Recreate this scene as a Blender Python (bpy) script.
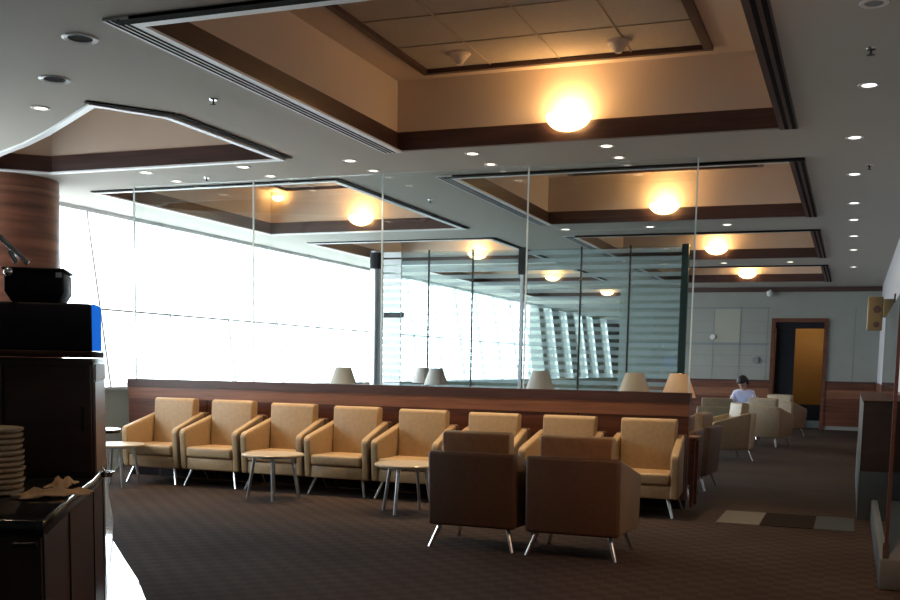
import bpy, bmesh, math, random
from mathutils import Vector, Matrix
random.seed(7)
sc = bpy.context.scene
for o in list(bpy.data.objects): bpy.data.objects.remove(o, do_unlink=True)
C = sc.collection
PI = math.pi

# ------------------------------------------------------------------ camera
YAW, PITCH, ROLL, FPX, CYP = .3639, -.106, -.0183, 1045.4, 476.3
cy_, sy_ = math.cos(YAW), math.sin(YAW)
fwd = Vector((-sy_*math.cos(PITCH), cy_*math.cos(PITCH), math.sin(PITCH)))
rt = Vector((cy_, sy_, 0)); dn = fwd.cross(rt)
r2 = math.cos(ROLL)*rt + math.sin(ROLL)*dn
d2 = -math.sin(ROLL)*rt + math.cos(ROLL)*dn
cam = bpy.data.cameras.new('camera'); co = bpy.data.objects.new('camera', cam); C.objects.link(co)
up = -d2; bk = -fwd
co.matrix_world = Matrix(((r2.x, up.x, bk.x, 0), (r2.y, up.y, bk.y, 0), (r2.z, up.z, bk.z, 1.5), (0, 0, 0, 1)))
cam.sensor_fit = 'HORIZONTAL'; cam.sensor_width = 36; cam.lens = FPX/900*36
cam.shift_y = (CYP-300)/900; cam.clip_start = .05; cam.clip_end = 400
sc.camera = co

# ------------------------------------------------------------------ world, exposure
SKY = 9.5; EXPO = 0.15
sc.view_settings.view_transform = 'Standard'; sc.view_settings.look = 'None'
sc.view_settings.exposure = EXPO; sc.view_settings.gamma = 1
w = bpy.data.worlds.new('sky'); sc.world = w; w.use_nodes = True
bg = w.node_tree.nodes['Background']
bg.inputs[0].default_value = (.84, .93, 1, 1); bg.inputs[1].default_value = SKY
pl = bpy.data.lights.new('window_daylight_portal', 'AREA'); pl.shape = 'RECTANGLE'; pl.size = 30; pl.size_y = 2.5
pl.cycles.is_portal = True
po = bpy.data.objects.new('window_daylight_portal', pl); C.objects.link(po)
po.location = (-10.75, 20.7, 2.35); po.rotation_euler = (0, -PI/2, 0)
po.rotation_euler = Matrix(((0, 0, -1), (1, 0, 0), (0, -1, 0))).to_euler()

# ------------------------------------------------------------------ materials
def mat(name, col, rough=.6, metal=0, noise=None, bump=0, spec=.5, emis=None, es=0, coat=0):
    m = bpy.data.materials.new(name); m.use_nodes = True; nt = m.node_tree; b = nt.nodes['Principled BSDF']
    b.inputs['Base Color'].default_value = (*col, 1); b.inputs['Roughness'].default_value = rough
    b.inputs['Metallic'].default_value = metal; b.inputs['Specular IOR Level'].default_value = spec
    b.inputs['Coat Weight'].default_value = coat
    if emis: b.inputs['Emission Color'].default_value = (*emis, 1); b.inputs['Emission Strength'].default_value = es
    if noise:
        sx, amt = noise
        tc = nt.nodes.new('ShaderNodeTexCoord'); mp = nt.nodes.new('ShaderNodeMapping')
        mp.inputs['Scale'].default_value = sx if isinstance(sx, tuple) else (sx,)*3
        n = nt.nodes.new('ShaderNodeTexNoise'); n.inputs['Scale'].default_value = 1; n.inputs['Detail'].default_value = 4
        r = nt.nodes.new('ShaderNodeMapRange'); r.inputs[1].default_value = .3; r.inputs[2].default_value = .7
        r.inputs[3].default_value = 1-amt; r.inputs[4].default_value = 1+amt
        mx = nt.nodes.new('ShaderNodeVectorMath'); mx.operation = 'SCALE'; mx.inputs[0].default_value = col
        L = nt.links.new
        L(tc.outputs['Object'], mp.inputs[0]); L(mp.outputs[0], n.inputs[0]); L(n.outputs[0], r.inputs[0])
        L(r.outputs[0], mx.inputs['Scale']); L(mx.outputs[0], b.inputs['Base Color'])
        if bump:
            bp = nt.nodes.new('ShaderNodeBump'); bp.inputs['Strength'].default_value = bump
            L(n.outputs[0], bp.inputs['Height']); L(bp.outputs[0], b.inputs['Normal'])
    return m
def glassmat(name, tint, refl_ior=1.5, gloss=1.0):
    m = bpy.data.materials.new(name); m.use_nodes = True; nt = m.node_tree; nt.nodes.clear()
    o = nt.nodes.new('ShaderNodeOutputMaterial'); t = nt.nodes.new('ShaderNodeBsdfTransparent'); g = nt.nodes.new('ShaderNodeBsdfGlossy')
    t.inputs[0].default_value = (*tint, 1); g.inputs['Roughness'].default_value = .01; g.inputs[0].default_value = (gloss,)*3+(1,)
    lw = nt.nodes.new('ShaderNodeLayerWeight'); lw.inputs[0].default_value = .5
    pw = nt.nodes.new('ShaderNodeMath'); pw.operation = 'POWER'; pw.inputs[1].default_value = 5; nt.links.new(lw.outputs['Facing'], pw.inputs[0])
    f0 = ((refl_ior-1)/(refl_ior+1))**2
    f = nt.nodes.new('ShaderNodeMath'); f.operation = 'MULTIPLY_ADD'; f.inputs[1].default_value = 1-f0; f.inputs[2].default_value = f0; nt.links.new(pw.outputs[0], f.inputs[0]); mx = nt.nodes.new('ShaderNodeMixShader')
    L = nt.links.new; L(f.outputs[0], mx.inputs[0]); L(t.outputs[0], mx.inputs[1]); L(g.outputs[0], mx.inputs[2]); L(mx.outputs[0], o.inputs[0])
    return m
def striped_glass():
    m = glassmat('striped_film_glass', (.86, .93, .93), 1.45, .8); nt = m.node_tree; L = nt.links.new
    o = [n for n in nt.nodes if n.type == 'OUTPUT_MATERIAL'][0]; mx = o.inputs[0].links[0].from_node
    d = nt.nodes.new('ShaderNodeBsdfDiffuse'); d.inputs[0].default_value = (.62, .74, .78, 1)
    tr = nt.nodes.new('ShaderNodeBsdfTranslucent'); tr.inputs[0].default_value = (.62, .74, .78, 1)
    dm = nt.nodes.new('ShaderNodeMixShader'); L(d.outputs[0], dm.inputs[1]); L(tr.outputs[0], dm.inputs[2]); dm.inputs[0].default_value = .5
    tc = nt.nodes.new('ShaderNodeTexCoord'); sp = nt.nodes.new('ShaderNodeSeparateXYZ'); L(tc.outputs['Object'], sp.inputs[0])
    a = nt.nodes.new('ShaderNodeMath'); a.operation = 'MULTIPLY'; a.inputs[1].default_value = 1/.14; L(sp.outputs[2], a.inputs[0])
    fr = nt.nodes.new('ShaderNodeMath'); fr.operation = 'FRACT'; L(a.outputs[0], fr.inputs[0])
    gt = nt.nodes.new('ShaderNodeMath'); gt.operation = 'GREATER_THAN'; gt.inputs[1].default_value = .45; L(fr.outputs[0], gt.inputs[0])
    k = nt.nodes.new('ShaderNodeMath'); k.operation = 'MULTIPLY'; k.inputs[1].default_value = .34; L(gt.outputs[0], k.inputs[0])
    m2 = nt.nodes.new('ShaderNodeMixShader'); L(k.outputs[0], m2.inputs[0]); L(mx.outputs[0], m2.inputs[1]); L(dm.outputs[0], m2.inputs[2]); L(m2.outputs[0], o.inputs[0])
    return m
def carpet():
    m = mat('carpet', (.05, .04, .035), .95, spec=.1); nt = m.node_tree; b = nt.nodes['Principled BSDF']; L = nt.links.new
    tc = nt.nodes.new('ShaderNodeTexCoord')
    ck = nt.nodes.new('ShaderNodeTexChecker'); ck.inputs['Scale'].default_value = 9
    ck.inputs[1].default_value = (.052, .036, .029, 1); ck.inputs[2].default_value = (.038, .027, .0225, 1)
    n = nt.nodes.new('ShaderNodeTexNoise'); n.inputs['Scale'].default_value = 60
    n2 = nt.nodes.new('ShaderNodeTexNoise'); n2.inputs['Scale'].default_value = .8
    L(tc.outputs['Object'], ck.inputs[0]); L(tc.outputs['Object'], n.inputs[0]); L(tc.outputs['Object'], n2.inputs[0])
    ad = nt.nodes.new('ShaderNodeMath'); L(n.outputs[0], ad.inputs[0]); L(n2.outputs[0], ad.inputs[1])
    mx = nt.nodes.new('ShaderNodeVectorMath'); mx.operation = 'SCALE'; L(ck.outputs[0], mx.inputs[0]); L(ad.outputs[0], mx.inputs['Scale'])
    L(mx.outputs[0], b.inputs['Base Color'])
    bp = nt.nodes.new('ShaderNodeBump'); bp.inputs['Strength'].default_value = .3; L(n.outputs[0], bp.inputs['Height']); L(bp.outputs[0], b.inputs['Normal'])
    return m
M = dict(
    carpet=carpet(),
    stone=mat('polished_stone', (.30, .30, .30), .06, noise=(3, .15), spec=.9, coat=1),
    ceil=mat('ceiling_paint', (.47, .45, .40), .8),
    cream=mat('cream_plaster', (.71, .57, .46), .8),
    tile=mat('ceiling_tile', (.44, .36, .29), .9, noise=(40, .05)),
    wood=mat('dark_red_wood', (.13, .045, .026), .35, noise=((1.5, 1.5, 22), .35)),
    wood2=mat('reddish_wood_band', (.24, .10, .055), .35, noise=((1.5, 1.5, 22), .25)),
    fascia=mat('dark_fascia_wood', (.072, .034, .029), .4, noise=((2, 2, 30), .25)),
    colwood=mat('banded_column_wood', (.20, .075, .045), .4, noise=((.8, .8, 9), .5)),
    barwood=mat('bar_front_wood', (.06, .022, .014), .35, noise=((14, 14, 1), .3)),
    hutch=mat('dark_brown_laminate', (.05, .028, .02), .4, noise=((3, 3, 12), .2)),
    black=mat('black_plastic', (.012, .012, .018), .6, spec=.25),
    blkmetal=mat('black_metal', (.02, .02, .022), .4, .5),
    granite=mat('black_granite', (.02, .021, .024), .12, noise=(60, .4)),
    trim=mat('white_trim', (.85, .88, .90), .4),
    slot=mat('dark_slot', (.008, .008, .008), .9, spec=.1),
    chrome=mat('chrome', (.75, .76, .78), .15, 1),
    steel=mat('brushed_steel', (.5, .52, .55), .35, 1),
    leather=mat('tan_leather', (.43, .29, .15), .48, noise=(25, .08), bump=.04),
    leather2=mat('shaded_leather_rear', (.105, .054, .031), .5, noise=(25, .1), bump=.04),
    leather3=mat('shaded_leather_side', (.25, .175, .105), .5, noise=(25, .1), bump=.04),
    leather4=mat('shaded_leather_cushion', (.27, .14, .065), .5, noise=(25, .1), bump=.04),
    sill=mat('pale_green_grey_paint', (.55, .62, .57), .3),
    greenglass=mat('dark_green_glass_edge', (.03, .055, .05), .25),
    hutch2=mat('matt_brown_tray', (.06, .035, .025), .9, spec=.1),
    shade3=mat('lit_lamp_shade', (.52, .40, .30), .8, emis=(1, .42, .15), es=.22),
    leather5=mat('lit_leather_far', (.36, .27, .17), .5, noise=(25, .1), bump=.04),
    maple=mat('pale_tabletop', (.55, .46, .34), .3, noise=((3, 30, 3), .1)),
    wallp=mat('grey_wall_panel', (.30, .31, .28), .7, noise=(2, .04)),
    wallp2=mat('pale_wall_panel', (.37, .37, .31), .7),
    wallw=mat('right_wall_paint', (.50, .49, .52), .5),
    grey=mat('grey_laminate', (.20, .23, .24), .5),
    mull=mat('window_mullion', (.85, .9, .92), .5),
    glass=glassmat('clear_glass', (.93, .965, .96)),
    wglass=glassmat('window_glass', (.97, .98, .98)),
    door_glass=glassmat('door_glass', (.80, .86, .87), 1.6),
    stripe=striped_glass(),
    bowl=mat('lit_glass_bowl', (.9, .8, .6), .4, emis=(1, .70, .32), es=5),
    lens_on=mat('lit_downlight_lens', (.9, .9, .8), .4, emis=(1, .86, .68), es=4),
    lens_cool=mat('lit_downlight_lens_cool', (.9, .9, .9), .4, emis=(1, .95, .88), es=3),
    lens_off=mat('unlit_downlight_lens', (.25, .27, .3), .4, .3),
    shade=mat('pale_lamp_shade', (.66, .62, .58), .8),
    shade2=mat('beige_lamp_shade', (.52, .42, .34), .8),
    ceramic=mat('plate_ceramic', (.55, .45, .30), .4),
    napkin=mat('tan_paper', (.55, .38, .22), .9, noise=(20, .1)),
    blue=mat('blue_display', (.01, .06, .30), .9, spec=0, emis=(.02, .22, 1), es=.55),
    label=mat('white_label', (.75, .8, .85), .5),
    orange=mat('ochre_wall', (.50, .31, .12), .8),
    gold=mat('brass_brown_plate', (.20, .14, .06), .4, .3),
    apron=mat('concrete_apron', (.6, .6, .58), .9, noise=(.5, .05)),
    skin=mat('skin', (.55, .33, .24), .6), hair=mat('black_hair', (.015, .012, .012), .6),
    shirt=mat('pale_blue_shirt', (.62, .66, .92), .8, noise=(12, .06)), trouser=mat('dark_trousers', (.03, .03, .045), .8),
    jacket=mat('tan_coat_cloth', (.50, .36, .20), .85, noise=(8, .1)),
    bulbw=mat('bulb_glow', (1, .7, .4), .5, emis=(1, .5, .2), es=3),
    white=mat('white_plastic', (.7, .7, .68), .5),
)

# ------------------------------------------------------------------ helpers
def tag(o, label=None, cat=None, group=None, kind=None):
    for k, v in (('label', label), ('category', cat), ('group', group), ('kind', kind)):
        if v: o[k] = v
    return o
def obj(name, bm, m, parent=None, smooth=False, bevel=0, seg=2):
    me = bpy.data.meshes.new(name)
    bmesh.ops.recalc_face_normals(bm, faces=bm.faces)
    bm.to_mesh(me); bm.free(); me.materials.append(M[m] if isinstance(m, str) else m)
    o = bpy.data.objects.new(name, me); C.objects.link(o)
    if parent: o.parent = parent
    if smooth or bevel:
        for p in me.polygons: p.use_smooth = True
    if bevel:
        b = o.modifiers.new('bevel', 'BEVEL'); b.width = bevel; b.segments = seg; b.limit_method = 'ANGLE'; b.angle_limit = .6
        b.harden_normals = False
    if smooth or bevel:
        try:
            ang = math.radians(40)
            me.set_sharp_from_angle(angle=ang) if not bevel else None
        except Exception: pass
    return o
def thing(name, label, cat, loc=(0, 0, 0), rz=0, group=None):
    o = bpy.data.objects.new(name, None); C.objects.link(o); o.location = loc; o.rotation_euler = (0, 0, rz)
    o.empty_display_size = .1
    return tag(o, label, cat, group)
def struct(name, bm, m, **k):
    return tag(obj(name, bm, m, **k), kind='structure')
def dup(root, loc, rz, label=None, group=None, scale=None):
    r = root.copy(); C.objects.link(r); r.location = loc; r.rotation_euler = (0, 0, rz)
    if label: r['label'] = label
    if group: r['group'] = group
    r.scale = (scale or 1,)*3 if root.get('category') == 'armchair' else r.scale
    for ch in list(root.children):
        c = ch.copy(); C.objects.link(c); c.parent = r
        for g in list(ch.children):
            d = g.copy(); C.objects.link(d); d.parent = c
    return r
def B(): return bmesh.new()
def box(bm, x0, x1, y0, y1, z0, z1):
    v = [bm.verts.new((x, y, z)) for x in (x0, x1) for y in (y0, y1) for z in (z0, z1)]
    for f in ((0, 1, 3, 2), (4, 6, 7, 5), (0, 4, 5, 1), (2, 3, 7, 6), (0, 2, 6, 4), (1, 5, 7, 3)): bm.faces.new([v[i] for i in f])
    return bm
def boxm(*a): return box(B(), *a)
def prism(bm, pts, z0, z1):
    a = [bm.verts.new((x, y, z0)) for x, y in pts]; b = [bm.verts.new((x, y, z1)) for x, y in pts]; n = len(pts)
    bm.faces.new(a[::-1]); bm.faces.new(b)
    for i in range(n): bm.faces.new((a[i], a[(i+1) % n], b[(i+1) % n], b[i]))
    return bm
def prism_x(bm, yz, x0, x1):
    a = [bm.verts.new((x0, y, z)) for y, z in yz]; b = [bm.verts.new((x1, y, z)) for y, z in yz]; n = len(yz)
    bm.faces.new(a[::-1]); bm.faces.new(b)
    for i in range(n): bm.faces.new((a[i], a[(i+1) % n], b[(i+1) % n], b[i]))
    return bm
def tube(bm, p, q, r0, r1=None, n=12):
    r1 = r0 if r1 is None else r1; p, q = Vector(p), Vector(q); d = (q-p).normalized()
    a = d.orthogonal().normalized(); b = d.cross(a)
    A = [bm.verts.new(p+(a*math.cos(t)+b*math.sin(t))*r0) for t in [2*PI*i/n for i in range(n)]]
    Bv = [bm.verts.new(q+(a*math.cos(t)+b*math.sin(t))*r1) for t in [2*PI*i/n for i in range(n)]]
    bm.faces.new(A[::-1]); bm.faces.new(Bv)
    for i in range(n): bm.faces.new((A[i], A[(i+1) % n], Bv[(i+1) % n], Bv[i]))
    return bm
def lathe(bm, prof, n=32, c=(0, 0, 0), a0=0, a1=2*PI, closed=True):
    rings = []
    m = n if closed else n+1
    for r, z in prof:
        if r < 1e-5: rings.append([bm.verts.new((c[0], c[1], c[2]+z))]*m)
        else: rings.append([bm.verts.new((c[0]+r*math.cos(a0+(a1-a0)*i/n), c[1]+r*math.sin(a0+(a1-a0)*i/n), c[2]+z)) for i in range(m)])
    for k in range(len(rings)-1):
        A, Bq = rings[k], rings[k+1]
        for i in range(n):
            j = (i+1) % m
            vs = []
            for v in (A[i], A[j], Bq[j], Bq[i]):
                if v not in vs: vs.append(v)
            if len(vs) > 2: bm.faces.new(vs)
    return bm
def ordinal(i): return ['first', 'second', 'third', 'fourth', 'fifth', 'sixth', 'seventh', 'eighth', 'ninth', 'tenth', 'eleventh', 'twelfth'][i]

# ================================================================== SETTING
H = 3.7
XR, XW = .6, -10.18     # right wall, window sill line
YB, YF, YBK = 29.0, 62.0, -5.0
edge = [(-2.4, 2.9), (-3.2, 4.3), (-4.06, 5.34), (-4.48, 5.81), (-5.02, 6.36), (-5.68, 7.04), (-6.4, 7.95), (-7.5, 9.25), (-8.6, 10.6), (-9.4, 11.75), (-10.18, 13.0)]
struct('floor', prism(B(), [(XR, YBK), (XR, YF), (XW, YF)] + edge[::-1] + [(-2.2, YBK)], -.1, 0), 'carpet')
struct('floor', prism(B(), edge + [(XW, YBK), (-2.2, YBK)], -.1, 0), 'stone')

# coffer outlines
def rect(x0, x1, y0, y1): return [(x0, y0), (x1, y0), (x1, y1), (x0, y1)]
RX0, RX1, LX0, LX1 = -4.52, -.74, -9.52, -6.0
coffers = []
for y0, y1 in ((5.9, 10.2), (11.75, 15.98), (17.55, 21.7), (23.3, 27.4)): coffers.append(('R', rect(RX0, RX1, y0, y1)))
coffers.append(('L1', [(-5.95, 8.2), (-5.95, 10.22), (-9.05, 10.22), (-9.5, 9.85), (-9.3, 9.46), (-8.77, 9.14), (-8.1, 8.8), (-7.54, 8.47), (-6.9, 8.05), (-6.3, 7.65)]))
for y0, y1 in ((11.6, 16.1), (17.5, 21.7), (23.3, 27.5), (29.1, 33.2)): coffers.append(('L', rect(LX0, LX1, y0, y1)))
# ceiling slab with coffer openings
bm = B(); edges = []
for poly in [rect(-10.62, XR, YBK, YF)] + [c[1] for c in coffers]:
    vs = [bm.verts.new((x, y, H)) for x, y in poly]
    for i in range(len(vs)): edges.append(bm.edges.new((vs[i], vs[(i+1) % len(vs)])))
bmesh.ops.triangle_fill(bm, use_beauty=True, use_dissolve=False, edges=edges)
struct('ceiling', bm, 'ceil')
def inside_dist(poly, d):   # polygon pushed outward by d (convex enough outlines)
    cx = sum(p[0] for p in poly)/len(poly); cyy = sum(p[1] for p in poly)/len(poly); n = len(poly); out = []
    area = sum(poly[i][0]*poly[(i+1) % n][1]-poly[(i+1) % n][0]*poly[i][1] for i in range(n)); s = 1 if area > 0 else -1
    for i in range(n):
        p0, p1, p2 = Vector(poly[i-1]), Vector(poly[i]), Vector(poly[(i+1) % n])
        e1 = (p1-p0).normalized(); e2 = (p2-p1).normalized()
        n1 = Vector((e1.y, -e1.x))*s; n2 = Vector((e2.y, -e2.x))*s
        b = (n1+n2); b = b/max(.3, b.dot(b)/2) if b.length > 0 else n1
        out.append(tuple(p1+b*d*1.0))
    return out
def ringwall(bm, pa, pb, za, zb):
    n = len(pa); A = [bm.verts.new((*p, za)) for p in pa]; Q = [bm.verts.new((*p, zb)) for p in pb]
    for i in range(n): bm.faces.new((A[i], A[(i+1) % n], Q[(i+1) % n], Q[i]))
    return bm
def ringsolid(bm, pa, pb, z0, z1):
    ringwall(bm, pa, pa, z0, z1); ringwall(bm, pb, pb, z0, z1); ringwall(bm, pa, pb, z0, z0); ringwall(bm, pa, pb, z1, z1); return bm
ZF, ZC = H+.19, H+.71
for i, (kind, poly) in enumerate(coffers):
    o1 = inside_dist(poly, .02); o2 = inside_dist(poly, .10)
    root = struct('trim_%d' % (i+1), ringwall(B(), o1, o1, H-.004, ZF), 'fascia')     # dark wood fascia lining the opening
    inner = inside_dist(poly, .035)
    obj('cove_wall', ringwall(B(), inner, inner, ZF, ZC), 'cream', root)
    obj('fascia_ledge', ringwall(B(), o1, inner, ZF, ZF), 'cream', root)
    # upper ceiling with brown framed tile field
    xs = [p[0] for p in inner]; ys = [p[1] for p in inner]
    x0, x1, y0, y1 = min(xs), max(xs), min(ys), max(ys)
    if kind == 'L1':
        bm = B(); f = bm.faces.new([bm.verts.new((*p, ZC)) for p in inner]); obj('coffer_ceiling', bm, 'cream', root)
    else:
        tx0, tx1, ty0, ty1 = x0+.42, x1-.68, y0+.3, y1-.26
        bm = B(); ringwall(bm, rect(x0, x1, y0, y1), rect(tx0, tx1, ty0, ty1), ZC, ZC); obj('coffer_ceiling', bm, 'cream', root)
        bm = ringsolid(B(), rect(tx0-.03, tx1+.05, ty0-.03, ty1+.03), rect(tx0+.03, tx1-.03, ty0+.03, ty1-.03), ZC-.035, ZC+.01)
        obj('brown_frame', bm, 'fascia', root)
        bm = B(); box(bm, tx0, tx1, ty0, ty1, ZC+.008, ZC+.05); obj('tile_field', bm, 'tile', root)
        bm = B(); nx = 4; ny = 5
        for k in range(1, nx): x = tx0+(tx1-tx0)*k/nx; box(bm, x-.006, x+.006, ty0, ty1, ZC-.002, ZC+.009)
        for k in range(1, ny): y = ty0+(ty1-ty0)*k/ny; box(bm, tx0, tx1, y-.005, y+.005, ZC, ZC+.009)
        obj('tile_grid', bm, mat('tile_grid_%d' % i, (.40, .31, .22), .6), root)
    # slim trim around the opening on the ceiling face
    if kind == 'R':
        xa, xb = poly[0][0], poly[1][0]; ya, yb = poly[0][1], poly[2][1]
        obj('edge_trim', ringsolid(B(), rect(xa-.05, xb+.02, ya-.03, yb+.02), rect(xa+.0, xb-.0, ya, yb), H-.02, H-.001), 'trim' , root) if False else None
        bm = B()
        box(bm, xa-.16, xa+.04, ya-.12, yb, H-.02, H-.002); obj('edge_trim', bm, 'trim', root)
        bm = B()
        for q in (-.035, -.08, -.125): box(bm, xa+q-.013, xa+q+.013, ya-.12, yb-.02, H-.0215, H-.0195)
        obj('slot_diffuser', bm, 'slot', root)
        bm = B(); box(bm, xa+.04, xb, ya-.02, ya+.06, H-.02, H-.002); obj('edge_trim', bm, 'trim', root)
        bm = B(); box(bm, xa-.1, xb+.16, ya-.11, ya-.02, H-.022, H-.002); obj('shadow_gap', bm, 'slot', root)
        bm = B(); box(bm, xb, xb+.16, ya-.02, yb, H-.02, H-.002); obj('edge_trim', bm, 'fascia', root)
        bm = B()
        for q in (.065, .13): box(bm, xb+q-.017, xb+q+.017, ya, yb-.01, H-.0215, H-.0195)
        obj('slot_diffuser', bm, 'slot', root)
    else:
        a = inside_dist(poly, .05); b = inside_dist(poly, -.02)
        obj('edge_trim', ringsolid(B(), a, b, H-.02, H-.001), 'trim', root)
        a2 = inside_dist(poly, .12)
        # black slot along the room side and the near side only
        if kind == 'L':
            bm = box(B(), LX1+.05, LX1+.14, poly[0][1]-.1, poly[2][1]-.02, H-.012, H-.002); box(bm, LX0, LX1+.12, poly[0][1]-.13, poly[0][1]-.05, H-.012, H-.002)
        else:
            bm = B(); seq = [(-6.32, 7.55), (-5.85, 8.16), (-5.85, 10.2)]
            for p, q in zip(seq, seq[1:]):
                d = (Vector(q)-Vector(p)).normalized(); nn = Vector((d.y, -d.x))*.08
                prism(bm, [p, q, (q[0]+nn.x, q[1]+nn.y), (p[0]+nn.x, p[1]+nn.y)], H-.012, H-.002)
        obj('shadow_gap', bm, 'slot', root)

# walls
struct('wall_right', boxm(XR, XR+.2, YBK, YB, 1.24, 4.6), 'wallw')
r = struct('trim_10', boxm(XR-.012, XR+.2, YBK, YB, .12, 1.22), 'wood'); obj('cap_rail', boxm(XR-.03, XR+.1, YBK, YB, 1.22, 1.25), 'fascia', r)
struct('baseboard_right', boxm(XR-.02, XR+.1, YBK, YB, 0, .12), 'fascia')
struct('wall_camera_side', boxm(-10.6, XR+.2, YBK-.2, YBK, 0, 4.6), 'wallp')
# back wall with doorway
DX0, DX1, DH = -1.95, -.74, 2.78
bm = boxm(-5.9, DX0, YB, YB+.2, 0, 4.6); box(bm, DX1, XR+.2, YB, YB+.2, 0, 4.6); box(bm, DX0, DX1, YB, YB+.2, DH, 4.6)
bw = struct('wall_back', bm, 'wallp')
bm = B()
for x0, x1 in ((-5.9, DX0-.1), (DX1+.1, XR-.02)): box(bm, x0, x1, YB-.03, YB, .1, 1.22)
tw = struct('trim_11', bm, 'wood')
bm = B()
for x0, x1 in ((-5.9, DX0-.1), (DX1+.1, XR-.02)): box(bm, x0, x1, YB-.034, YB-.03, .82, 1.04)
obj('light_band', bm, 'wood2', tw)
bm = B()
for x0, x1 in ((-5.9, DX0-.1), (DX1+.1, XR-.02)): box(bm, x0, x1, YB-.045, YB, 1.21, 1.26)
obj('cap_rail', bm, 'fascia', tw)
struct('trim_12', boxm(-4.3, XR, YB-.06, YB, 3.56, 3.68), 'fascia')
bm = B()
for x in (-5.13, -4.3, -3.54, -2.84, -2.15, .0): box(bm, x-.012, x+.012, YB-.004, YB, 1.26, 3.15)
box(bm, -5.9, -2.1, YB-.004, YB, 2.17, 2.23); box(bm, -5.9, -2.1, YB-.004, YB, 3.13, 3.17)
for z in (1.6, 1.9, 2.5, 2.8): box(bm, -5.9, -2.1, YB-.003, YB, z-.005, z+.005)
obj('panel_joints', bm, 'grey', bw)
obj('pale_panel', boxm(-3.52, -2.86, YB-.006, YB, 2.24, 3.12), 'wallp2', bw)
bm = B(); tube(bm, (-2.42, YB-.05, 1.78), (-2.42, YB, 1.78), .09); obj('wall_knob', bm, 'grey', bw)
obj('wall_knob', tube(B(), (-3.56, YB-.05, 2.38), (-3.56, YB, 2.38), .07), 'white', bw)
bm = boxm(DX0-.1, DX0, YB-.05, YB+.2, 0, DH+.1); box(bm, DX1, DX1+.1, YB-.05, YB+.2, 0, DH+.1); box(bm, DX0, DX1, YB-.05, YB+.2, DH, DH+.1)
dr = struct('door_1', bm, 'wood')
obj('door_leaf', boxm(DX0+.02, DX0+.5, YB+.12, YB+.17, 0, DH-.02), 'black', dr)
obj('door_header', boxm(DX0+.001, DX1-.001, YB+.06, YB+.18, DH-.16, DH-.001), 'black', dr)
# lit passage behind the doorway
bm = boxm(-2.4, -.3, YB+2.0, YB+2.1, 0, 3); box(bm, -2.5, -2.4, YB+.2, YB+2.1, 0, 3); box(bm, -.3, -.2, YB+.2, YB+2.1, 0, 3)
struct('wall_passage', bm, 'orange')
struct('ceiling', boxm(-2.5, -.2, YB+.2, YB+2.1, 3, 3.1), 'ceil'); struct('floor', boxm(-2.5, -.2, YB+.2, YB+2.1, -.1, 0), 'carpet')
# far hall beyond the striped screen
struct('wall_hall', boxm(-6.1, -5.9, YB, YF, 0, 3.9), 'wallp'); struct('wall_far', boxm(-10.6, -5.9, YF, YF+.2, 0, 3.9), 'wallp')
# window side
bm = boxm(-10.6, XW, YBK, YF, 0, 1.05); struct('wall_window', bm, 'sill')
struct('trim_13', boxm(-10.6, XW+.05, YBK, YF, 1.05, 1.09), 'trim')
struct('wall_window_header', boxm(-10.82, -10.6, YBK, YF, 3.64, 4.0), 'trim')
def bay(i, y0, y1, transom=True):
    xt, xb = -10.62, -10.24
    f = lambda z: xb+(xt-xb)*(z-1.09)/(3.64-1.09)
    bm = B()
    for y in (y0, y1): prism(bm, [(0, 0), (.001, 0), (0, .001)], 0, .001) if False else None
    prof = [(xb, 1.09), (xb+.07, 1.09), (xt+.07, 3.64), (xt, 3.64)]
    for ya, yb in ((y0-.02, y0+.02),) if transom else ((y0-.03, y0+.03), (y1-.03, y1+.03)):
        a = [bm.verts.new((x, ya, z)) for x, z in prof]; b = [bm.verts.new((x, yb, z)) for x, z in prof]
        bm.faces.new(a); bm.faces.new(b[::-1])
        for k in range(4): bm.faces.new((a[k], a[(k+1) % 4], b[(k+1) % 4], b[k]))
    box(bm, f(2.22)-.01, f(2.22)+.05, y0+.02, y1-.02, 2.21, 2.24)
    r = struct('window_%d' % i, bm, 'mull')
    bm = B(); vs = [bm.verts.new(p) for p in ((xb+.02, y0+.03, 1.09), (xb+.02, y1-.03, 1.09), (xt+.02, y1-.03, 3.64), (xt+.02, y0+.03, 3.64))]; bm.faces.new(vs)
    obj('pane', bm, 'wglass', r)
n = 1
ys = [12.63+1.69*k for k in range(-4, 15)]
for a, b in zip(ys, ys[1:]): bay(n, a, b); n += 1
solid = [(YBK, ys[0]-.03)]; prev = ys[-1]+.03
for a, b in ((36.9, 38.0), (39.1, 40.1), (41.3, 42.6), (43.4, 44.5), (46.0, 47.3)):
    bay(n, a, b, False); n += 1; solid.append((prev, a)); prev = b
solid.append((prev, YF))
bm = B()
for a, b in solid:
    v = [(-10.9, 1.05), (-10.25, 1.05), (-10.58, 3.65), (-10.9, 3.65)]
    p = [bm.verts.new((x, a, z)) for x, z in v]; q = [bm.verts.new((x, b, z)) for x, z in v]; bm.faces.new(p); bm.faces.new(q[::-1])
    for k in range(4): bm.faces.new((p[k], p[(k+1) % 4], q[(k+1) % 4], q[k]))
struct('wall_window_piers', bm, 'wallp')
g = obj('apron', boxm(-200, -12, -60, 200, -4.2, -4), 'apron'); tag(g, kind='structure'); g.name = 'floor_outside'

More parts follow.
